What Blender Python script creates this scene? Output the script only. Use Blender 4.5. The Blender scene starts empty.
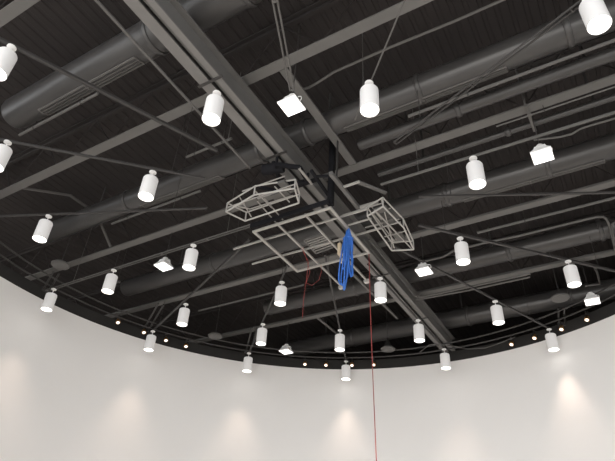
import bpy, math, random
from mathutils import Vector, Matrix
random.seed(4)
PI = math.pi
H = 4.5            # metres from the eye up to the level the lights hang from
EYE = 1.6

# ------------------------------------------------------------------ camera
PITCH, ROLL, FPX = .61548, .0614, 535.6
YAW = -2.1340
Ad = Vector((-math.cos(YAW), -math.sin(YAW)))      # girder direction -> world Y
Bd = Vector((-math.sin(YAW), math.cos(YAW)))       # joist direction  -> world X
def cam_axes():
    f = Vector((0, math.cos(PITCH), math.sin(PITCH))); r = Vector((1, 0, 0)); u = r.cross(f)
    c, s = math.cos(ROLL), math.sin(ROLL)
    r2 = r*c + u*s; u2 = -r*s + u*c
    def w(v):
        p = Vector((v.x, v.y)); return Vector((p.dot(Bd), p.dot(Ad), v.z))
    return w(r2), w(u2), w(f)
RT, UP, FW = cam_axes()
def V(b, a, z): return Vector((b*H, a*H, EYE + z*H))
def at(px, py, z):
    """the point of the level z (in H above the eye) surveyed at a photo position"""
    d = RT*((px-307.5)/FPX) - UP*((py-230.5)/FPX) + FW
    d = d*(z*H/d.z); return Vector((d.x, d.y, EYE + d.z))

col = bpy.context.scene.collection
# ------------------------------------------------------------------ materials
def mat(name, c, rough=.6, metal=0., spec=.4, noise=0., nscale=8., bump=0., emit=None, es=0.):
    m = bpy.data.materials.new(name); m.use_nodes = True
    nt = m.node_tree; bs = nt.nodes['Principled BSDF']
    bs.inputs['Base Color'].default_value = (*c, 1); bs.inputs['Roughness'].default_value = rough
    bs.inputs['Metallic'].default_value = metal; bs.inputs['Specular IOR Level'].default_value = spec
    tc = nt.nodes.new('ShaderNodeTexCoord'); nz = nt.nodes.new('ShaderNodeTexNoise')
    nz.inputs['Scale'].default_value = nscale; nz.inputs['Detail'].default_value = 4
    nt.links.new(tc.outputs['Object'], nz.inputs['Vector'])
    if noise:
        mx = nt.nodes.new('ShaderNodeMix'); mx.data_type = 'RGBA'
        mx.inputs[6].default_value = (*[v*(1-noise) for v in c], 1); mx.inputs[7].default_value = (*[min(1, v*(1+noise)) for v in c], 1)
        nt.links.new(nz.outputs['Fac'], mx.inputs[0]); nt.links.new(mx.outputs[2], bs.inputs['Base Color'])
    if bump:
        bp = nt.nodes.new('ShaderNodeBump'); bp.inputs['Strength'].default_value = bump; bp.inputs['Distance'].default_value = .01
        nt.links.new(nz.outputs['Fac'], bp.inputs['Height']); nt.links.new(bp.outputs['Normal'], bs.inputs['Normal'])
    if emit:
        bs.inputs['Emission Color'].default_value = (*emit, 1); bs.inputs['Emission Strength'].default_value = es
    return m
M = dict(
    wall=mat('white_wall_paint', (.79, .782, .77), .85, noise=.015, nscale=1.2, bump=.03),
    black=mat('black_fascia_paint', (.022, .021, .020), .9, noise=.2),
    deck=mat('shade_darkened_deck_paint', (.020, .0165, .0160), .85, noise=.25, nscale=2),  # same paint as the steel, with the shade between beams put into the colour
    steel=mat('charcoal_steel_paint', (.112, .109, .105), .6, noise=.12, nscale=3, bump=.05),
    girder=mat('charcoal_girder_paint', (.150, .146, .141), .55, noise=.12, nscale=3, bump=.05),
    duct=mat('charcoal_duct_paint', (.048, .0465, .046), .33, noise=.2, nscale=2.5, bump=.1),
    pipe=mat('charcoal_pipe_paint', (.095, .092, .088), .5, noise=.1),
    rail=mat('dark_rail_paint', (.036, .034, .033), .5, noise=.1),
    speaker=mat('dark_speaker_grille', (.085, .083, .08), .6, noise=.2, nscale=60),
    white=mat('white_powder_coat', (.84, .835, .825), .45, noise=.01),
    lens=mat('lit_lamp_lens', (1, 1, 1), .4, emit=(1, .95, .88), es=3.0),
    shade=mat('white_lamp_body_added_glow', (.64, .635, .63), .5, noise=.01, emit=(1, .98, .96), es=.13),  # faint emission added to brighten the white lamp bodies
    panel=mat('lit_square_diffuser', (1, 1, 1), .4, emit=(1, .985, .96), es=1.05),
    alum=mat('raw_aluminium', (.34, .33, .31), .4, metal=.3, noise=.12, nscale=12),
    alum2=mat('pale_wire_frame_metal', (.43, .42, .40), .4, metal=.2, noise=.1, nscale=12),
    blackmetal=mat('black_rig_metal', (.012, .012, .014), .85, spec=.1, noise=.2),
    blue=mat('bright_blue_rope', (.035, .14, .48), .55, noise=.35, nscale=60),
    red=mat('red_cord_jacket', (.26, .045, .04), .6, noise=.1),
    brass=mat('brass_lamp_trim', (.55, .30, .12), .3, metal=.9, noise=.1),
    spotlens=mat('lit_small_lens', (1, 1, 1), .4, emit=(1, .9, .75), es=1.2),
    cream=mat('cream_connector', (.6, .5, .36), .6, noise=.2),
    floor=mat('polished_concrete', (.65, .62, .58), .35, noise=.08, nscale=.8),
)
# ------------------------------------------------------------------ mesh building
class MB:
    def __init__(s): s.v = []; s.f = []; s.sm = []
    def add(s, vs, fs, smooth=False):
        n = len(s.v); s.v += [Vector(v) for v in vs]; s.f += [tuple(i+n for i in f) for f in fs]; s.sm += [smooth]*len(fs)
        return s
    def bar(s, p, q, w, h, up=Vector((0, 0, 1)), bev=.0):
        """rectangular bar p->q, w across, h along up, centred on the line"""
        p, q = Vector(p), Vector(q); d = (q-p).normalized()
        x = d.cross(up)
        if x.length < 1e-4: x = d.cross(Vector((0, 1, 0)))
        x.normalize(); y = x.cross(d).normalized()
        c = min(w, h)*.15
        prof = [(-w/2+c, -h/2), (w/2-c, -h/2), (w/2, -h/2+c), (w/2, h/2-c), (w/2-c, h/2), (-w/2+c, h/2), (-w/2, h/2-c), (-w/2, -h/2+c)]
        vs = [e + x*a + y*b for e in (p, q) for a, b in prof]; n = 8
        fs = [(i, (i+1) % n, n+(i+1) % n, n+i) for i in range(n)] + [tuple(range(n))[::-1], tuple(range(n, 2*n))]
        return s.add(vs, fs)
    def box(s, a, b):
        a, b = Vector(a), Vector(b)
        vs = [(x, y, z) for z in (a.z, b.z) for x, y in ((a.x, a.y), (b.x, a.y), (b.x, b.y), (a.x, b.y))]
        return s.add(vs, [(3, 2, 1, 0), (4, 5, 6, 7), (0, 1, 5, 4), (1, 2, 6, 5), (2, 3, 7, 6), (3, 0, 4, 7)])
    def tube(s, pts, r, n=10, closed=False, caps=True):
        pts = [Vector(p) for p in pts]; m = len(pts); rings = []
        prev = None
        for i, p in enumerate(pts):
            if closed: d = pts[(i+1) % m]-pts[i-1]
            else: d = pts[min(i+1, m-1)]-pts[max(i-1, 0)]
            d.normalize()
            if prev is None:
                x = d.cross(Vector((0, 0, 1)))
                if x.length < 1e-3: x = d.cross(Vector((0, 1, 0)))
            else: x = prev - d*prev.dot(d)
            x.normalize(); prev = x; y = d.cross(x)
            rr = r[i] if isinstance(r, (list, tuple)) else r
            rings.append([p + (x*math.cos(t)+y*math.sin(t))*rr for t in (2*PI*k/n for k in range(n))])
        vs = [v for g in rings for v in g]; fs = []
        for i in range(m if closed else m-1):
            j = (i+1) % m
            for k in range(n): fs.append((i*n+k, i*n+(k+1) % n, j*n+(k+1) % n, j*n+k))
        s.add(vs, fs, True)
        if caps and not closed:
            s.f += [tuple(len(s.v)-m*n+k for k in range(n))[::-1], tuple(len(s.v)-n+k for k in range(n))]; s.sm += [False, False]
        return s
    def lathe(s, prof, n=28, c=Vector((0, 0, 0)), ax=None, smooth=True):
        """prof: (r, z) list revolved about +Z at c (or about axis ax)"""
        R = Matrix.Identity(3) if ax is None else Vector((0, 0, 1)).rotation_difference(ax).to_matrix()
        vs = [c + R @ Vector((r*math.cos(2*PI*k/n), r*math.sin(2*PI*k/n), z)) for r, z in prof for k in range(n)]
        fs = [(i*n+k, i*n+(k+1) % n, (i+1)*n+(k+1) % n, (i+1)*n+k) for i in range(len(prof)-1) for k in range(n)]
        s.add(vs, fs, smooth)
        return s
    def build(s, name, m, parent=None, label=None):
        me = bpy.data.meshes.new(name)
        if parent is not None: o0 = Vector(parent.location) if parent.parent is None else Vector(parent.parent.location) + Vector(parent.location)
        else: o0 = sum(s.v, Vector())/len(s.v)
        me.from_pydata([tuple(v-o0) for v in s.v], [], s.f); me.update(calc_edges=True)
        for p, f in zip(me.polygons, s.sm): p.use_smooth = f
        if any(s.sm):
            try: me.set_sharp_from_angle(angle=math.radians(35))
            except Exception: pass
        me.materials.append(M[m] if isinstance(m, str) else m)
        o = bpy.data.objects.new(name, me); col.objects.link(o)
        if parent is not None: o.parent = parent
        else: o.location = o0
        if label: o['label'] = label
        return o
def tag(o, label, cat, group=None):
    o['label'] = label; o['category'] = cat
    if group: o['group'] = group
    return o
def thing(name, loc, label, cat, group=None):
    o = bpy.data.objects.new(name, None); o.location = loc; o.empty_display_size = .1; col.objects.link(o)
    return tag(o, label, cat, group)
def structure(o): o['kind'] = 'structure'; return o
def clone(o, parent=None):
    c = o.copy(); col.objects.link(c)
    if parent is not None: c.parent = parent
    for ch in [k for k in col.objects if k.parent == o]: clone(ch, c)
    return c

# ------------------------------------------------------------------ the room
CB, CA, RW = -.6701, 1.0936, 1.2934           # centre and radius of the round room, in H
CEN = V(CB, CA, 0); ZW = .981                # top of the white wall
a0 = math.atan2(-CA, -CB)                    # towards the open side behind the viewer
NSEG = 150; open_half = math.radians(66)
def ring_wall(name, z0, z1, r0, r1, m):
    mb = MB(); vs = []; fs = []
    A0 = a0+open_half; A1 = a0+2*PI-open_half
    for k in range(NSEG+1):
        t = A0+(A1-A0)*k/NSEG; c, s = math.cos(t), math.sin(t)
        for r, z in ((r0, z0), (r0, z1), (r1, z1), (r1, z0)): vs.append((CEN.x+r*c, CEN.y+r*s, z))
    for k in range(NSEG):
        for j in range(4): fs.append((4*k+j, 4*k+(j+1) % 4, 4*k+4+(j+1) % 4, 4*k+4+j))
    fs += [(0, 1, 2, 3), tuple(4*NSEG+j for j in (3, 2, 1, 0))]
    mb.add(vs, fs, True); return structure(mb.build(name, m))
ring_wall('wall_curved', 0, EYE+ZW*H, RW*H, RW*H+.25, 'wall')
ring_wall('trim_1', EYE+ZW*H, EYE+1.028*H, RW*H-.012, RW*H+.25, 'black')
structure(MB().box((-40, -40, -.2), (30, 30, 0)).build('floor', 'floor'))
# ribbed steel deck, ribs run along the girder
def deck():
    mb = MB(); z = EYE+1.30*H; per = .152; x = -3.0*H; vs = []; x1 = 1.6*H
    prof = []
    while x < x1:
        prof += [(x, 0), (x+.085, 0), (x+.098, .013), (x+.139, .013)]; x += per
    y0, y1 = -.5*H, 3.3*H
    for px, pz in prof: vs += [(px, y0, z+pz), (px, y1, z+pz)]
    n = len(prof); fs = [(2*i, 2*i+1, 2*i+3, 2*i+2) for i in range(n-1)]
    vs += [(prof[0][0], y0, z+.12), (prof[0][0], y1, z+.12), (prof[-1][0], y0, z+.12), (prof[-1][0], y1, z+.12)]
    b = 2*n; fs += [(b, b+2, b+3, b+1), (0, b, b+1, 1), (2*n-2, 2*n-1, b+3, b+2)]
    mb.add(vs, fs); return structure(mb.build('ceiling', 'deck'))
deck()
zt = EYE+1.30*H
structure(MB().box((-3.0*H-.2, -.2*H, 0), (-3.0*H, 3.3*H, zt)).build('wall_left', 'black'))
structure(MB().box((1.6*H, -.2*H, 0), (1.6*H+.2, 3.3*H, zt)).build('wall_right', 'black'))
structure(MB().box((-3.0*H, 3.3*H, 0), (1.6*H, 3.3*H+.2, zt)).build('wall_far', 'black'))

# what a vertical wire meets first on its way up: (x0, x1, y0, y1, z function)
OBST = []
def ceiling_z(x, y):
    z = EYE+1.298*H
    for x0, x1, y0, y1, f in OBST:
        if x0 <= x <= x1 and y0 <= y <= y1: z = min(z, f(y))
    return z
# ------------------------------------------------------------------ joists and girder
def joist(a_hi, b0, b1, label):
    """a_hi: far edge of the bottom chord, in H"""
    w = .029*H; y = a_hi*H - w/2; zb = EYE+1.12*H; ztop = EYE+1.30*H
    OBST.append((b0*H, b1*H, y-w/2-.01, y+w/2+.01, lambda yy: zb+.004))
    t = thing('steel_joist', (b0*H, y, zb), label, 'joist', None)
    MB().box((b0*H, y-w/2, zb), (b1*H, y+w/2, zb+.018)).box((b0*H, y-.02, zb+.018), (b1*H, y+.02, zb+.07)).build('bottom_chord', 'steel', t)
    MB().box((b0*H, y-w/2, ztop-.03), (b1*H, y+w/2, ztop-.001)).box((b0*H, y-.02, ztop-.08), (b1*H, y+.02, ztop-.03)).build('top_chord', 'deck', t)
    mb = MB(); x = b0*H+.3; s = .55; k = 0
    while x+s < b1*H:
        z1, z2 = (zb+.05, ztop-.06) if k % 2 == 0 else (ztop-.06, zb+.05)
        mb.tube([(x, y, z1), (x+s, y, z2)], .009, 6, caps=False); x += s; k += 1
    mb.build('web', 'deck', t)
    return t
joist(.268, -1.75, .35, 'dark steel joist crossing the top left corner of the view')
joist(.698, -2.45, .95, 'grey steel joist running from the left edge up over the front end of the girder')
joist(1.13, -2.55, 1.2, 'long grey steel joist passing above the left wire cage and the tall black post')
joist(1.557, -2.6, 1.2, 'grey steel joist passing above the aluminium lifting frame towards the right edge')
joist(1.975, -2.5, 1.2, 'grey steel joist nearest the far curved wall')
def girder():
    z = EYE+1.03*H; y0, y1 = -.45*H, (CA+RW)*H+.02
    OBST.append((-.712*H, -.638*H, y0, y1, lambda yy: z+.004))
    g = thing('roof_girder', ((-.675)*H, y0, z), 'wide grey roof girder running diagonally from the top left to the far wall', 'girder')
    MB().box((-.705*H, y0, z), (-.677*H, y1, z+.02)).box((-.662*H, y0, z), (-.6455*H, y1, z+.02)).build('bottom_flange', 'girder', g)
    MB().box((-.6745*H, y0, z+.05), (-.663*H, y1, z+.06)).box((-.70*H, y0, z+.02), (-.692*H, y1, 1.09*H+EYE)).box((-.662*H, y0, z+.02), (-.655*H, y1, 1.09*H+EYE)).build('web_plate', 'steel', g)
    MB().box((-.71*H, y0, 1.09*H+EYE), (-.64*H, y1, 1.09*H+EYE+.02)).build('top_flange', 'steel', g)
    for a in (.585, .875, 1.6, 2.0):
        MB().box((-.712*H, a*H, z-.012), (-.638*H, a*H+.03, z)).build('splice_plate', 'rail', g)
girder()
# bridging angles between joists
def bridging(b, a0_, a1_, w, label, z=1.125):
    o = MB().bar(V(b, a0_, z), V(b, a1_, z), w, .03).build('bridging_angle', 'steel')
    tag(o, label, 'brace')
mb = MB(); bp = [V(-1.61, .697, 1.13), V(-1.61, .87, 1.222), V(-1.61, 1.0, 1.222), V(-1.61, 1.103, 1.13)]
for i in range(3): mb.bar(bp[i], bp[i+1], .045, .03)
tag(mb.build('bridging_angle', 'steel'), 'thin steel bridging bar arching over the duct between two joists at far left', 'brace')
bridging(-.545, .70, 1.10, .11, 'wide short steel strut between two joists behind the hanging post')
bridging(-1.165, 1.962, 2.2, .05, 'short strut behind the farthest joist above the red cord')

# ------------------------------------------------------------------ ducts
def duct(slo, shi, zb, b0, b1, label, collars=(), diffuser=None, closed=(True, True)):
    """slo/shi: far and near silhouette offsets at level 1.12; zb bottom level (H)"""
    t1, t2 = math.atan(slo/1.12), math.atan(shi/1.12); th = (t1+t2)/2; s = math.sin((t1-t2)/2)
    r = zb/(math.cos(th)/s-1); z = zb+r; a = z*math.tan(th)
    k = z/1.12 if False else 1.0
    OBST.append((b0*H, b1*H, a*H-r*H, a*H+r*H, lambda yy: EYE+z*H-math.sqrt(max(0, (r*H)**2-(yy-a*H)**2))+.004))
    t = thing('round_duct', V(b0, a, z), label, 'duct')
    y, Z, R = a*H, EYE+z*H, r*H
    prof = []
    n = 36
    mb = MB(); L = (b1-b0)*H; ax = Vector((1, 0, 0)); p0 = Vector((b0*H, y, Z))
    mb.lathe([(.001, 0), (R*.93, 0), (R, .05), (R, L-.05), (R*.93, L), (.001, L)], n, p0, ax)
    mb.build('duct_tube', 'duct', t)
    for c in collars:
        MB().lathe([(R*.99, -.035), (R+.012, -.03), (R+.02, -.008), (R+.02, .008), (R+.012, .03), (R*.99, .035)], n, Vector((c*H, y, Z)), ax).build('collar', 'duct', t)
    for c in (b0+.12*(b1-b0), b0+.5*(b1-b0), b0+.88*(b1-b0)):
        MB().bar((c*H, y, Z+R*.97), (c*H, y, EYE+1.298*H), .03, .006).build('duct_strap', 'rail', t)
    if diffuser:
        for d0, d1 in diffuser:
            # a raised drum louvre along the low near side of the duct
            fr = MB(); ang = math.radians(-90+20)
            for off in (-.34, .34):
                A_ = ang+off; c = Vector((0, math.cos(A_), math.sin(A_)))*(R+.008)
                fr.bar(Vector((d0*H, y, Z))+c, Vector((d1*H, y, Z))+c, .022, .02, up=c)
            for off in (-.12, .1):
                A_ = ang+off; c = Vector((0, math.cos(A_), math.sin(A_)))*(R+.006)
                fr.bar(Vector((d0*H, y, Z))+c, Vector((d1*H, y, Z))+c, .012, .02, up=c)
            for dx in (d0, (d0+d1)/2, d1):
                pts = [Vector((dx*H, y+math.cos(ang+o)*(R+.008), Z+math.sin(ang+o)*(R+.008))) for o in (-.34, -.17, 0, .17, .34)]
                fr.tube(pts, .011, 6)
            fr.build('drum_louvre', 'pipe', t)
    return t
duct(.517, .42, 1.125, -1.375, .25, 'large round duct with louvres entering from the upper left behind the girder', (-.80, -.52, -.2), ((-1.24, -.86),))
duct(.966, .872, 1.125, -1.85, .75, 'long large round duct crossing behind the girder from middle left to the upper right edge', (-1.36, -.79, -.62, -.27, .1), ((-.5, -.05), (-1.3, -.95)))
duct(1.425, 1.31, 1.125, -1.86, .75, 'large round duct behind the aluminium lifting frame running to the right edge', (-1.34, -.35, -.03, .3), ((-.3, .12),))
duct(1.853, 1.725, 1.125, -1.37, .75, 'round duct starting beyond the left lifting frame near the second lamp row', (-.9, -.25, .07))
duct(2.335, 2.15, 1.125, -1.55, .40, 'widest round duct closest to the far curved wall', (-1.15, -.55, -.1))
duct(1.055, 1.011, 1.125, -.50, .75, 'medium round pipe duct between two large ducts at upper right', (-.2, .2))
duct(1.188, 1.164, 1.125, -.50, .75, 'slim round duct running just below a joist at upper right', (-.1,))

# ------------------------------------------------------------------ pipes and conduits
def conduit(pts, r, label, name='conduit', m='pipe', cat='pipe'):
    return tag(MB().tube(pts, r, 8).build(name, m), label, cat)
def bpipe(a, b0, b1, z, r, label, name='pipe'):
    y = a*z/1.12
    t = thing('pipe', V(b0, y, z), label, 'pipe')
    MB().tube([V(b0, y, z), V(b1, y, z)], r, 10).build('pipe_tube', 'pipe', t)
    for f in (.2, .8):
        c = V(b0+(b1-b0)*f, y, z)
        MB().tube([c+Vector((0, 0, r*.8)), Vector((c.x, c.y, ceiling_z(c.x, c.y)))], .004, 6).lathe([(r*1.0, -.01), (r+.005, -.01), (r+.005, .01), (r*1.0, .01)], 12, c, Vector((1, 0, 0))).build('hanger_strap', 'rail', t)
    return t
bpipe(.993, -.32, .5, 1.11, .020, 'thin straight pipe above the medium duct at upper right')
bpipe(1.618, -.31, .5, 1.12, .022, 'thin pipe behind the right lamp cluster ending in open air')
bpipe(.527, -1.37, -1.03, 1.115, .018, 'short thin pipe beneath the louvred duct at the left edge')
bpipe(.984, -1.47, -1.05, 1.118, .018, 'short thin pipe beneath the duct behind the lamp at middle left')
bpipe(.835, -.985, -.81, 1.12, .018, 'short stub of pipe above the duct left of the girder')
bpipe(1.676, -1.62, -1.05, 1.11, .018, 'thin conduit crossing behind the near lamps below the left half of the frame')
bpipe(1.31, -1.82, -1.74, 1.10, .02, 'tiny stub pipe at the left end of a duct')
bpipe(1.14, -.12, .5, 1.10, .010, 'hair thin conduit between joist and slim duct at the right edge')
conduit([at(300, 90, 1.16), at(309, 87.5, 1.16), at(318, 82.5, 1.16), at(334, 72, 1.16), at(388.5, 48, 1.16), at(455, 21, 1.16), at(530, -12, 1.16)], .016, 'thin bent conduit crossing behind the rod of the upper middle lamp')
conduit([at(425, 261, 1.12), at(443, 257, 1.12), at(453, 251, 1.12), at(484, 243, 1.12), at(520, 235.6, 1.12), at(585, 219.6, 1.12), at(596.5, 217, 1.12), at(603, 216.8, 1.12), at(606.5, 219, 1.12), at(609, 224, 1.12), at(615, 249, 1.12), at(620, 268, 1.12)], .019, 'conduit bending sharply down near the right edge beside the far right lamp')
conduit([at(615, 222, 1.12), at(612, 224, 1.12), at(613, 232, 1.12), at(617, 248, 1.12)], .016, 'conduit loop cut by the right edge of the view')
conduit([at(562, 262, 1.11), at(580, 262, 1.11), at(593, 265, 1.11), at(597, 272, 1.11), at(600, 284, 1.11), at(585, 286, 1.11)], .018, 'hooked conduit beside the far right lamp')
for k, (dx, lab) in enumerate(((0, 'inner of two conduits hugging the girder beyond the frame'), (6, 'outer of two conduits hugging the girder beyond the frame'))):
    conduit([at(369.5-dx, 239.8, 1.06), at(391-dx, 266, 1.06), at(414-dx, 295+dx*.3, 1.06), at(419-dx*.5, 297.6+dx*.4, 1.06), at(470, 287+dx*.5, 1.06), at(530, 274+dx*.5, 1.06)], .017, lab)
conduit([at(534, 140, 1.11), at(560, 137, 1.11), at(572, 134, 1.11), at(580, 129, 1.11), at(592, 125, 1.11), at(622, 116.5, 1.11)], .013, 'wavy cable conduit right of the upper right square light')
o = MB().bar(at(350, 271, 1.10), at(397, 318, 1.10), .05, .04).build('angle_bar', 'steel'); tag(o, 'straight steel angle left of and parallel to the girder beyond the frame', 'brace')
# clamp hanger at upper right
hg = thing('pipe_hanger', at(527, 108, 1.12), 'vertical clamp hanger gripping the pipes at upper right', 'hanger')
MB().bar(at(526, 108, 1.115), at(526, 108, 1.115)+Vector((0, 0, .8)), .02, .02).build('drop_rod', 'steel', hg)
MB().bar(at(526, 106, 1.115), at(535, 131, 1.115), .04, .02).build('strap', 'pipe', hg)

# ------------------------------------------------------------------ radial rails
def P2(p): return Vector((p[0], p[1]))
cen2 = Vector((CEN.x, CEN.y))
RZ = 1.0
def rail(inner, R1, k, label, w=.034, m='rail', double=False, hang=True):
    """rail k of the sixteen spokes; inner: surveyed inner end; R1 outer radius in H"""
    p = at(*inner, RZ); d = (P2(p)-cen2).normalized()
    q = cen2 + d*R1*H; z = EYE+RZ*H + w/2
    P = Vector((p.x, p.y, z)); Q = Vector((q.x, q.y, z))
    return rail_pq(P, Q, label, w, m, double, hang)
def rail_pq(P, Q, label, w, m, double, hang):
    t = thing('support_rail', P, label, 'rail')
    mb = MB()
    if double:
        sd = (Q-P).normalized().cross(Vector((0, 0, 1)))*.022
        mb.tube([P+sd, Q+sd], .010, 8).tube([P-sd, Q-sd], .010, 8)
        L_ = (Q-P).length; n_ = max(2, int(L_/.9))
        for i in range(n_+1):
            c = P.lerp(Q, i/n_); mb.bar(c-sd*1.3, c+sd*1.3, .02, .024)
    else: mb.bar(P, Q, w, w)
    mb.build('channel', m, t)
    if hang:
        L = (Q-P).length
        for f in hang if isinstance(hang, tuple) else (.12, .85):
            h0 = P.lerp(Q, f)
            MB().tube([h0+Vector((0, 0, w/2)), Vector((h0.x, h0.y, ceiling_z(h0.x, h0.y)))], .004, 6).build('drop_wire', m, t)
    return t
def through(inner, outer_px, ext, **k):
    """rail from the surveyed inner end through the outermost lamp and on by ext metres"""
    p = at(*inner, RZ); q = at(*outer_px, RZ); w = k.get('w', .034)
    p.z = q.z = EYE+RZ*H+w/2; d = (q-p).normalized()
    return rail_pq(p, q+d*ext, k['label'], w, k.get('m', 'rail'), k.get('double', False), k.get('hang', True))
through((205, 179.5), (8, 142), 1.2, label='dark rail carrying two lamps near the left edge', w=.032)
through((217, 152), (12, 47), 1.2, label='dark rail from the top left lamp down towards the girder', w=.042)
through((250, 169), (95, 0), 1.5, label='slender rail running parallel to the girder at upper left', w=.026, m='pipe')
through((292, 91), (274.5, 0), 1.0, label='double rod reaching up from the square light near the girder top', double=True, m='pipe', hang=False)
through((355, 120), (405, 0), 1.0, label='slender rail over the upper middle lamp', w=.015, m='pipe')
through((395.5, 144), (583, 3), 1.0, label='dark double rail slanting to the brightest lamp in the upper right corner', w=.04, double=True)
through((381, 185.5), (615, 113.5), 1.5, label='rail parallel to the joists holding the lamp right of centre', w=.03, m='pipe')
through((419, 197.5), (615, 193.4), 1.0, label='bare dark level rail at the right with no lamp', w=.03)
through((418, 226), (568, 261), 1.1, label='dark rail carrying the two lamps at middle right', w=.04)
through((388, 244), (549, 329), .05, label='dark rail carrying the two lamps at lower right', w=.036)
through((368, 265), (444, 349), .1, label='dark rail below the girder with three lamps', w=.03)
through((325, 255), (346, 361), .1, label='dark rail of the two lamps left of the red cord', w=.03)
through((288, 265), (249, 353), .1, label='dark rail of the three lamps below the left corner of the frame', w=.03)
through((250, 240), (153, 331), .3, label='dark rail of the two lamps at lower left middle', w=.036)
through((258, 224), (54, 289), .2, label='twin conduit rail carrying three lamps at middle left', w=.03, double=True, m='pipe')
through((207, 209), (0, 217), 1.0, label='dark level rail with one lamp at the left', w=.028)

# ------------------------------------------------------------------ pendant lamps
pend = thing('pendant_light', at(369, 83, RZ), '', 'pendant light')
L0 = Vector(pend.location)
RB = .0427*H/2; ZT, ZB = -.026*H, -.092*H
def local(mb):
    mb.v = [v+L0 for v in mb.v]; return mb
local(MB().lathe([(.001, 0), (.040, 0), (.046, -.004), (.046, -.016), (.03, -.024), (.001, -.026)], 28)).build('canopy', 'white', pend)
local(MB().lathe([(.007, -.02), (.007, -.095), (.018, -.10), (.018, ZT+.001)], 14)).build('stem', 'white', pend)
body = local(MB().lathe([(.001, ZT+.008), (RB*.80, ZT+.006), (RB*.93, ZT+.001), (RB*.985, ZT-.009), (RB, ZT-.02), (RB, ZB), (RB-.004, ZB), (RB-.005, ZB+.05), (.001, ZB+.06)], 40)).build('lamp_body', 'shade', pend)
local(MB().lathe([(.001, ZB+.018), (RB-.012, ZB+.018), (RB-.005, ZB+.013), (RB-.005, ZB+.010), (.001, ZB+.010)], 36)).build('lens', 'lens', pend)
ld = bpy.data.lights.new('lamp_glow', 'SPOT'); ld.energy = 48; ld.color = (1, .77, .62); ld.spot_size = math.radians(62); ld.spot_blend = 1.0; ld.shadow_soft_size = .09
lo = bpy.data.objects.new('lamp_glow', ld); col.objects.link(lo); lo.parent = pend; lo.location = (0, 0, ZB-.01)
PG = 'cylinder pendant lights on the radial rails'
pendants = [
 ((369, 83), 'white cylinder pendant light alone at upper middle, right of the square light by the girder'),
 ((12, 47), 'white cylinder pendant light cut by the left edge near the top left corner'),
 ((8, 142), 'white cylinder pendant light cut by the left edge, lower of the two there'),
 ((217, 93), 'glowing white cylinder pendant light in front of the upper girder'),
 ((587, -3), 'large bright cylinder pendant light cut by the top edge in the right corner'),
 ((153, 172), 'white cylinder pendant light at the end of a rail left of the left wire cage'),
 ((49, 216), 'white cylinder pendant light at the left just above the disc speaker'),
 ((473, 158), 'glowing white cylinder pendant light left of the upper right square light'),
 ((193.6, 245), 'white cylinder pendant light immediately right of the square light at middle left'),
 ((114, 270), 'white cylinder pendant light left of the square light at middle left'),
 ((54, 289), 'white cylinder pendant light overlapping the curved wall edge at the far left'),
 ((186, 304), 'white cylinder pendant light hanging before dark deck above the small spotlights at lower left'),
 ((153, 331), 'white cylinder pendant light overlapping the wall edge beside the left small spotlights'),
 ((282, 282), 'white cylinder pendant light just below the lower left corner of the aluminium frame'),
 ((263, 324), 'white cylinder pendant light directly above the wall lamp left of the low square light'),
 ((249, 353), 'white cylinder pendant light before the wall, left of the small low square light'),
 ((380, 278), 'white cylinder pendant light just right of the red cord under the frame'),
 ((340, 330), 'white cylinder pendant light below the blue bundle, above the lamp at the wall edge'),
 ((346, 361), 'white cylinder pendant light lowest of all, between small spotlights at wall edge centre'),
 ((418, 320), 'white cylinder pendant light on the girder, between the red cord lamp and the wall lamp'),
 ((444, 349), 'white cylinder pendant light before the wall at the far end of the girder'),
 ((460, 238), 'white cylinder pendant light right of the square light near the right wire cage'),
 ((568, 261), 'white cylinder pendant light near the right edge above a disc speaker'),
 ((495, 301), 'white cylinder pendant light at lower right, left of the disc speaker'),
 ((549, 329), 'white cylinder pendant light before the wall among the right small spotlights'),
]
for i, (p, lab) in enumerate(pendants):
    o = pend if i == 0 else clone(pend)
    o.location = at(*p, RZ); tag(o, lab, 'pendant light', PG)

# ------------------------------------------------------------------ square high-bay lights
FZ = .97
sq = thing('square_light', at(291, 104, FZ), '', 'high bay light')
L0 = Vector(sq.location); S = .050*H/2
mb = MB(); t_ = .035
fr = [(-S, 0), (S, 0)]
def frust(mb, s0, z0, s1, z1):
    vs = [(x*s0, y*s0, z0) for x, y in ((-1, -1), (1, -1), (1, 1), (-1, 1))] + [(x*s1, y*s1, z1) for x, y in ((-1, -1), (1, -1), (1, 1), (-1, 1))]
    return mb.add(vs, [(3, 2, 1, 0), (4, 5, 6, 7), (0, 1, 5, 4), (1, 2, 6, 5), (2, 3, 7, 6), (3, 0, 4, 7)])
frust(mb, S, .004, S, .022); frust(mb, S*.96, .022, S*.62, .085); frust(mb, S*.62, .085, S*.52, .125)
local(mb).build('housing', 'white', sq)
local(frust(MB(), S*.95, -.002, S*.95, .0035)).build('diffuser', 'panel', sq)
local(MB().lathe([(.001, .17), (.038, .168), (.045, .158), (.045, .124), (.001, .124)], 20)).build('mounting_cap', 'white', sq)
loop = [Vector((S*.7+.04*math.cos(t), .0, .07+.045*math.sin(t))) for t in [k*PI/8-PI*.6 for k in range(12)]]
local(MB().tube(loop, .005, 6)).build('wire_loop', 'white', sq)
GS = 'square high bay lights'
squares = [((291.5, 106.5), 'white square light hanging right of the upper girder', 0),
 ((542.5, 156.5), 'white square light at upper right before the big duct', 0),
 ((163.5, 267), 'white square light at middle left between two cylinder lamps', 0),
 ((424, 272), 'white square light right of the girder below the right wire cage', 0),
 ((592.5, 302), 'white square light close to the right edge above the wall', 0),
 ((286, 352), 'small white square light low at centre left by the wall edge', 0)]
newcab = []
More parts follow.
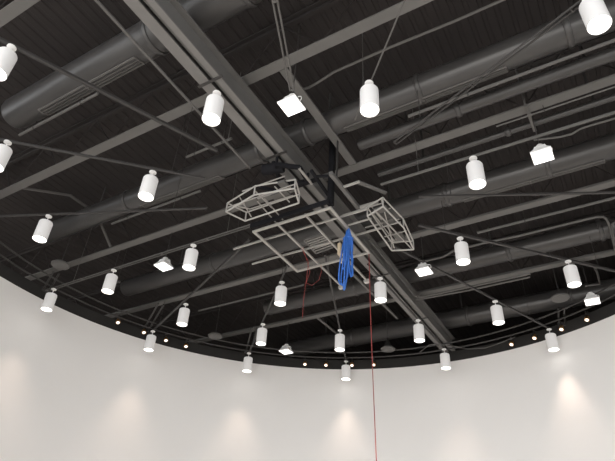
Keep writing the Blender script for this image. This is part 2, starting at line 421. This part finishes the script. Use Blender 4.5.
for i, (p, lab, r) in enumerate(squares):
    o = sq if i == 0 else clone(sq)
    o.location = at(*p, FZ); tag(o, lab, 'high bay light', GS)
    L0 = Vector(o.location); hz = ceiling_z(L0.x, L0.y)-L0.z
    newcab.append((o, local(MB().tube([(0, 0, .165), (.004, 0, hz*.5), (0, 0, hz)], .006, 6))))

for o, mb in newcab: mb.build('hanging_cable', 'rail', o)
# ------------------------------------------------------------------ disc speakers
sp = thing('disc_speaker', at(60, 266, RZ), '', 'speaker')
L0 = Vector(sp.location)
local(MB().lathe([(.001, 0), (.12, 0), (.14, .004), (.15, .014), (.15, .03), (.12, .055), (.05, .085), (.001, .095)], 36)).build('speaker_shell', 'speaker', sp)
local(MB().lathe([(.001, -.004), (.115, -.004), (.118, -.001), (.001, -.001)], 36)).build('grille', 'speaker', sp)
newcab = []
for i, (p, lab) in enumerate([((60, 266), 'dark round disc speaker at the left above a lamp at the wall edge'),
     ((215, 337), 'dark round disc speaker right of the lower left lamps near the wall edge'),
     ((388, 350), 'dark disc speaker beneath the cone shade near the far end of the girder'),
     ((560.5, 299), 'dark round disc speaker between the right lamps and the right square light')]):
    o = sp if i == 0 else clone(sp)
    o.location = at(*p, RZ); tag(o, lab, 'speaker', 'round ceiling speakers')
    L0 = Vector(o.location); newcab.append((o, local(MB().tube([(0, 0, .09), (0, 0, ceiling_z(L0.x, L0.y)-L0.z)], .008, 6))))
    if i == 2:
        L0 = Vector(o.location)
        local(MB().lathe([(.10, .05), (.085, .07), (.03, .20), (.012, .26), (.001, .27)], 24)).build('cone_shade', 'black', o)

for o, mb in newcab: mb.build('hanging_rod', 'rail', o)
# ------------------------------------------------------------------ small spotlights along the wall head
spots = [((118, 321), 'small spotlight leftmost on the wall head'), ((144, 331), 'small spotlight second from left, just above the lamp at the wall edge'),
 ((166, 339), 'small spotlight just right of the lower left wall lamp'), ((186, 345), 'small spotlight fourth from left along the wall head'),
 ((305, 363), 'small spotlight below and right of the low square light'), ((326, 364), 'dim small spotlight left of the lowest cylinder lamp'),
 ((352, 364), 'small spotlight just right of the lowest cylinder lamp'), ((374, 364), 'small spotlight beside the red cord'),
 ((513, 344), 'dim brass spotlight left in the group at lower right'), ((537, 338), 'brass spotlight just left of the right wall lamp'),
 ((562, 328), 'small white spotlight right of the right wall lamp'), ((589, 319), 'small brass spotlight farthest right on the wall head')]
proto = None
for i, (p, lab) in enumerate(spots):
    loc = at(*p, 1.0)
    d = P2(loc)-cen2; rr = d.length; d = d.normalized()*min(rr, RW*H-.10); loc = Vector((cen2.x+d.x, cen2.y+d.y, loc.z))
    ang = math.atan2(d.y, d.x)
    if proto is None:
        s0 = proto = thing('wall_spotlight', loc, lab, 'spotlight')
        L0 = Vector(loc); ax = Vector((-.45, 0, -.89)).normalized()
        local(MB().bar((0, 0, .02), (0, 0, .10), .012, .012).bar((0, 0, .10), (.10, 0, .10), .014, .014)).build('bracket', 'rail', proto)
        local(MB().lathe([(.001, -.035), (.022, -.034), (.030, -.02), (.034, .035), (.027, .036), (.001, .030)], 20, Vector((0, 0, 0)), ax)).build('lamp_head', 'brass', proto)
        local(MB().lathe([(.001, .034), (.024, .034), (.024, .038), (.001, .041)], 20, Vector((0, 0, 0)), ax)).build('lens', 'spotlens', proto)
    else: s0 = clone(proto)
    s0.location = loc; s0.rotation_euler = (0, 0, ang); s0.scale = (1.3,)*3; tag(s0, lab, 'spotlight', 'small wall head spotlights')

# curved conduits running round the wall head
def arc(R, z, t0, t1, r, label):
    base = math.atan2(FW.y, FW.x)-PI/2       # 0 deg = towards the viewer's right
    pts = []
    n = 48
    for k in range(n+1):
        t = math.radians(t0+(t1-t0)*k/n)+base
        pts.append((CEN.x+R*H*math.cos(t), CEN.y+R*H*math.sin(t), EYE+z*H))
    return conduit(pts, r, label, 'curved_conduit', 'rail')
arc(1.157, 1.0125, 8, 178, .015, 'inner curved conduit following the round wall head')
arc(1.222, 1.0125, 8, 178, .015, 'outer curved conduit nearest the white wall')
def bracket(p, q, z, label, gap=.05, w=.03):
    P_, Q_ = at(*p, z), at(*q, z)
    d = P2(Q_)-cen2
    if d.length > RW*H-.03: 
        e = d.normalized()*(RW*H-.03); Q_ = Vector((cen2.x+e.x, cen2.y+e.y, Q_.z))
    sd = (Q_-P_).normalized().cross(Vector((0, 0, 1)))*gap
    mb = MB().bar(P_+sd, Q_+sd, w, .03).bar(P_-sd, Q_-sd, w, .03); mb.bar(Q_-sd*1.6, Q_+sd*1.6, .04, .08)
    tag(mb.build('wall_bracket', 'rail'), label, 'bracket')
bracket((56, 273), (37, 293), 1.0225, 'double bar bracket from disc speaker to wall at far left')
bracket((161, 304), (146, 330), 1.0225, 'double bar bracket above the lower left wall lamp')
bracket((254.6, 328), (248, 352), 1.0225, 'double bar bracket behind the lamp before the wall left of centre')
bracket((561, 308), (570, 328), 1.0225, 'double bar bracket right of the right wall lamp')
conduit([at(420, 352, 1.0), at(429, 345, 1.0), at(436, 344, 1.0), at(452, 346, 1.0), at(468, 349, 1.0), at(485, 348, 1.0), at(500, 343, 1.0), at(515, 337, 1.0)], .008, 'slack black cable draped near the end of the girder', 'slack_cable', 'pipe', 'cable')

# ------------------------------------------------------------------ the lifting frame
ZF = .93; TW = .031
fr = thing('lifting_frame', V(-.72, 1.17, ZF), 'aluminium ladder frame hung below the girder in the middle', 'frame')
def fbar(name, p, q, w=TW, h=TW, m='alum', parent=fr): return MB().bar(p, q, w, h).build(name, m, parent)
e = TW/2/H
B0, B1, A0, A1 = -.852, -.588, 1.045, 1.302
for (p, q) in (((B0-e, A0), (B1+e, A0)), ((B0-e, A1), (B1+e, A1))): fbar('frame_tube', V(*p, ZF), V(*q, ZF), TW*1.2)
for (p, q) in (((B0, A0+e), (B0, A1-e)), ((B1, A0+e), (B1, A1-e))): fbar('frame_tube', V(*p, ZF), V(*q, ZF), TW*1.25)
zb = ZF+(TW)/H
for b, a0_, a1_ in ((-.771, 1.047, 1.472), (-.673, 1.047, 1.466)): fbar('long_bar', V(b, a0_, zb), V(b, a1_, zb), TW*.9)
for a, b0, b1 in ((1.112, -.981, -.504), (1.215, -.98, -.505)): fbar('cross_bar', V(b0, a, zb+TW/H), V(b1, a, zb+TW/H), TW*.75, TW*.9)
fbar('cross_bar', V(-.585, 1.15, zb), V(-.51, 1.15, zb), TW*.7, TW*.7)
for b in (-.771, -.673): MB().bar(V(b, 1.462, zb-.004), V(b, 1.474, zb-.004), .09, .05).build('end_bracket', 'alum2', fr)
# black upper gear of the frame: post, trolley ring, winch
MB().bar(V(B1, A0, ZF+.01), V(B1, A0, 1.21), .075, .075).build('hanging_post', 'blackmetal', fr)
MB().bar(V(-.855, 1.03, ZF+.012), V(-.585, 1.03, ZF+.012), .03, .07).build('dark_edge_rail', 'blackmetal', fr)
ring = MB()
rp = [V(-.674, .885, 1.0), V(-.622, .925, 1.0), V(-.632, .985, 1.0), V(-.715, .965, 1.0)]
for i in range(3): ring.bar(rp[i], rp[i+1], .045, .06)
ring.bar(rp[3], rp[0], .045, .06)
ring.build('trolley_ring', 'blackmetal', fr)
MB().bar(V(-.598, 1.06, ZF+.016), V(-.598, 1.30, ZF+.016), .035, .05).build('dark_edge_rail', 'blackmetal', fr)
MB().bar(V(-.70, .99, 1.0), V(-.60, .99, 1.0), .05, .05).bar(V(-.60, .95, 1.0), V(-.60, 1.05, .985), .04, .04).bar(V(-.76, .93, .985), V(-.70, .99, .985), .04, .04).build('dark_cross_member', 'blackmetal', fr)
MB().bar(at(299, 168, .995), at(312, 184, .995), .03, .03).build('pale_brace', 'alum', fr)
for p in (rp[0], rp[2]): MB().bar(p, Vector((p.x, p.y, EYE+1.03*H)), .03, .03).build('hanger', 'blackmetal', fr)
wn = thing('hoist_motor', V(-.695, .90, 1.005), 'small dark hoist motor tucked under the girder behind the left wire cage', 'motor')
MB().lathe([(.001, -.14), (.06, -.14), (.07, -.12), (.07, .12), (.06, .14), (.001, .14)], 20, Vector(wn.location), Vector((1, .3, 0)).normalized()).build('motor_drum', 'blackmetal', wn)
MB().bar(Vector(wn.location)+Vector((0, 0, .05)), Vector((wn.location.x, wn.location.y, EYE+1.03*H)), .05, .05).build('motor_bracket', 'blackmetal', wn)
gp = [at(304, 240, 1.0), at(323, 233.5, 1.0), at(336, 246, 1.0), at(316, 253, 1.0)]
gr = thing('vent_grille', (gp[0]+gp[2])/2, 'small slatted grey grille tucked above the middle of the lifting frame', 'grille')
mb = MB()
for i in range(4): mb.bar(gp[i], gp[(i+1) % 4], .03, .03)
mb.build('grille_frame', 'steel', gr)
mb = MB()
for k in range(1, 7): mb.bar(gp[0].lerp(gp[3], k/7), gp[1].lerp(gp[2], k/7), .016, .02)
mb.build('slats', 'alum', gr)
MB().bar(gp[0].lerp(gp[2], .5)+Vector((0, 0, .01)), gp[0].lerp(gp[2], .5)+Vector((0, 0, .03*H)), .02, .02).build('grille_hanger', 'rail', gr)
# L shaped outrigger at right of the post
orig = thing('outrigger_arm', V(-.54, .965, .97), 'grey square tube arm with a hooked end right of the black post', 'frame')
MB().bar(V(-.54, .955, .97), V(-.54, 1.13, .97), .055, .055).build('arm_tube', 'steel', orig)
MB().bar(V(-.537, 1.127, .97), V(-.478, 1.127, .97), .04, .04).build('arm_end', 'alum', orig)
MB().bar(V(-.537, 1.022, .97), V(-.486, 1.022, .97), .03, .03).build('arm_stub', 'alum', orig)
for dz in (0,): MB().bar(V(-.545, .965, .97), V(-.588, .965, .985), .03, .03).build('arm_link', 'blackmetal', orig)
MB().bar(V(-.54, .99, .975), V(-.54, .99, 1.125), .02, .02).build('drop_rod', 'rail', orig)
MB().bar(at(358, 182, 1.0), at(386, 193, 1.0), .05, .03).build('flat_strut', 'steel', orig)
# the two wire cages
def cage(loc, lower, upper, label, extra, plates):
    t = thing('wire_cage', loc, label, 'frame')
    def ringw(pts, nm, r=.011):
        mb = MB()
        for i in range(len(pts)): mb.bar(pts[i], pts[(i+1) % len(pts)], r*1.5, r*1.5)
        mb.build(nm, 'alum2', t)
    ringw(lower, 'lower_loop', .012); ringw(upper, 'upper_loop')
    for a, b in zip(lower, upper): MB().bar(a, b, .016, .016).build('corner_strut', 'alum2', t)
    for a, b in extra: MB().bar(a, b, .014, .014).build('inner_bar', 'alum', t)
    for c, sx, sy, sz in plates: MB().box(Vector(c)-Vector((sx, sy, sz)), Vector(c)+Vector((sx, sy, sz))).build('mounting_plate', 'pipe', t)
    return t
zl, zu = .93, .962
lowL = [(-.868, .926), (-.844, .988), (-.657, .986), (-.634, .926), (-.75, .899)]
cage(V(-.75, .94, zl), [V(*p, zl) for p in lowL], [V(*p, zu) for p in lowL], 'flat faceted wire cage left of the girder, reaching to the left',
     [(V(-.835, .935, .945), V(-.81, .962, .945)), (V(-.81, .962, .945), V(-.665, .965, .945)), (V(-.75, .899, .946), V(-.75, .987, .946)), (V(-.868, .926, .945), V(-.634, .926, .945)),
      (V(-.69, .91, .946), V(-.69, .987, .946)), (V(-.86, .945, .958), V(-.66, .945, .958)), (V(-.80, .905, .966), V(-.655, .905, .966)), (V(-.82, .915, .966), V(-.82, .985, .935)), (V(-.778, .95, .955), V(-.778, 1.05, .945)), (V(-.752, .95, .955), V(-.752, 1.05, .945))],
     [(V(-.79, .935, .95), .09, .04, .012), (V(-.70, .955, .952), .12, .05, .012), (V(-.67, .92, .955), .05, .05, .02)])
lowR = [(-.511, 1.126), (-.453, 1.105), (-.44, 1.225), (-.456, 1.347), (-.519, 1.323)]
cage(V(-.48, 1.2, zl), [V(*p, zl) for p in lowR], [V(*p, zu) for p in lowR], 'upright looking faceted wire cage right of the blue bundle',
     [(V(-.49, 1.13, .945), V(-.47, 1.33, .945)), (V(-.505, 1.15, .955), V(-.505, 1.31, .955)), (V(-.515, 1.215, .946), V(-.445, 1.215, .946)), (V(-.52, 1.27, .95), V(-.448, 1.27, .95)),
      (V(-.483, 1.115, .935), V(-.463, 1.345, .935)), (V(-.46, 1.11, .96), V(-.51, 1.32, .935)), (V(-.452, 1.16, .962), V(-.515, 1.16, .962)), (V(-.50, 1.12, .965), V(-.50, 1.32, .965)), (V(-.588, 1.12, .955), V(-.46, 1.12, .955)), (V(-.56, 1.215, .962), V(-.45, 1.215, .958))],
     [(V(-.475, 1.14, .95), .09, .05, .015), (V(-.48, 1.21, .955), .08, .06, .02), (V(-.48, 1.29, .953), .06, .09, .015)])
# ------------------------------------------------------------------ blue bundle
top = at(347.5, 231, .925)
bb = thing('blue_rope_bundle', top, 'bundle of bright blue looped rope hanging from the lifting frame', 'rope')
side = RT.copy(); side.z = 0; side.normalize(); back = Vector((-side.y, side.x, 0))
def strand(dx_top, dx_bot, z_bot, wid, dy, n=28, ph=0, z0=0):
    pts = []
    for k in range(n):
        t = 2*PI*k/n
        u = (1-math.cos(t))/2          # 0 at the top, 1 at the bottom
        x = dx_top*(1-u) + dx_bot*u + wid*math.sin(t)*(.25+.75*u) + .006*math.sin(3*t+ph)
        y = dy + .02*math.sin(2*t+ph)
        pts.append(top + side*x + back*y + Vector((0, 0, z0-u*z_bot)))
    return pts
K = H/345.                # metres per photo pixel out there, roughly
mb = MB()
specs = [(0, -.045, .84, .05, 0, 0), (0, -.06, .80, .085, .03, 1), (0, -.03, .88, .02, .02, 1.2), (.01, -.03, .86, .03, -.03, 2), (.0, .05, .70, .035, .01, 3), (.01, .07, .64, .03, .04, 4),
         (.02, .055, .73, .025, -.04, 5), (.02, .03, .58, .05, -.01, .5), (.0, -.05, .62, .03, -.05, 1.5), (.01, .02, .38, .06, .03, 2.5), (.02, .035, .44, .05, -.03, 3.5), (.0, .015, .30, .055, .0, 4.5)]
for a, b, z, w, dy, ph in specs: mb.tube(strand(a, b, z, w, dy, ph=ph), .0095, 7, closed=True)
mb.build('rope_loops', 'blue', bb)
MB().tube([top+Vector((0, 0, -.13))+side*.055*math.cos(t)+side*.01+back*.05*math.sin(t) for t in [2*PI*k/16 for k in range(16)]], .018, 7, closed=True).build('tie_wrap', 'blue', bb)
MB().tube([top+Vector((0, 0, -.02)), top+Vector((0, 0, .06))], .012, 8).build('hook', 'alum2', bb)
c0 = at(339.5, 245, .93)
cn = thing('cable_connector', c0, 'cream plug connector clipped left of the blue bundle', 'connector')
MB().bar(c0+Vector((0, 0, -.16)), c0+Vector((0, 0, .02)), .045, .05).build('plug_body', 'cream', cn)
MB().tube([c0+Vector((0, 0, .015)), c0+Vector((0, 0, .06))], .012, 8).build('plug_clip', 'alum', cn)
MB().tube([c0+Vector((0, 0, -.15)), c0+Vector((.02, 0, -.22)), c0+Vector((.03, .01, -.30))], .01, 6).build('plug_tail', 'cream', cn)
# ------------------------------------------------------------------ red cords
r0 = at(365.5, 249, .93); r1 = at(370.3, 310, .78); r2 = at(373.0, 380, .60); r3 = at(376.6, 461, .40)
r0 = V(B1, A1, .925)
def below(p, px, py):
    """the point at p's distance that was surveyed at px, py"""
    d = RT*((px-307.5)/FPX) - UP*((py-230.5)/FPX) + FW
    dist = Vector((p.x, p.y)).length; d = d*(dist/Vector((d.x, d.y)).length); return Vector((d.x, d.y, EYE+d.z))
pts = [r0, below(r0, 369.2, 262), below(r0, 370.4, 310), below(r0, 373, 380), below(r0, 376.4, 461)]
d = pts[-1]-pts[-2]; d = d/abs(d.z); pts.append(pts[-1]+d*(pts[-1].z-.02))
tag(MB().tube(pts, .0055, 8).build('red_cord', 'red'), 'long red cord hanging from the right corner of the frame down past the wall', 'cord')
q0 = V(-.771, 1.19, .935)
pts = [q0, below(q0, 308.5, 262), below(q0, 307, 275), below(q0, 303.5, 300), below(q0, 302.4, 319)]
tag(MB().tube(pts, .0035, 8).build('red_cord', 'red'), 'short red cord hanging from the left half of the frame', 'cord')
pts = [q0+Vector((.03, 0, 0)), below(q0, 310, 272), below(q0, 306, 283), below(q0, 312, 285.5), below(q0, 319, 280), below(q0, 321.5, 271), V(-.76, 1.30, .93)]
tag(MB().tube(pts, .0028, 8).build('red_cord', 'red'), 'thin red loop of cord drooping below the frame', 'cord')

# ------------------------------------------------------------------ daylight and camera
w = bpy.data.worlds.new('overcast_daylight'); bpy.context.scene.world = w; w.use_nodes = True
bg = w.node_tree.nodes['Background']; bg.inputs['Color'].default_value = (.94, .965, 1.0, 1); bg.inputs['Strength'].default_value = 1.95
sd = bpy.data.lights.new('sun', 'SUN'); sd.energy = 3.6; sd.color = (1, .94, .885); sd.angle = math.radians(3)
so = bpy.data.objects.new('sun', sd); col.objects.link(so)
hf = Vector((FW.x, FW.y, 0)).normalized(); hr = Vector((RT.x, RT.y, 0)).normalized()
sdir = (hf*.80 + hr*.48).normalized()*math.cos(math.radians(27)) + Vector((0, 0, -math.sin(math.radians(27))))
so.rotation_euler = sdir.to_track_quat('-Z', 'Y').to_euler(); so.location = -sdir*15
cd = bpy.data.cameras.new('camera'); cam = bpy.data.objects.new('camera', cd); col.objects.link(cam)
cd.sensor_fit = 'HORIZONTAL'; cd.sensor_width = 36; cd.lens = FPX/615*36
Rm = Matrix((RT, UP, -FW)).transposed().to_4x4(); Rm.translation = Vector((0, 0, EYE)); cam.matrix_world = Rm
sc = bpy.context.scene; sc.camera = cam
sc.view_settings.view_transform = 'Standard'; sc.view_settings.look = 'None'; sc.view_settings.gamma = 1; sc.view_settings.exposure = .64
sc.view_settings.use_curve_mapping = False
sc.cycles.max_bounces = 8
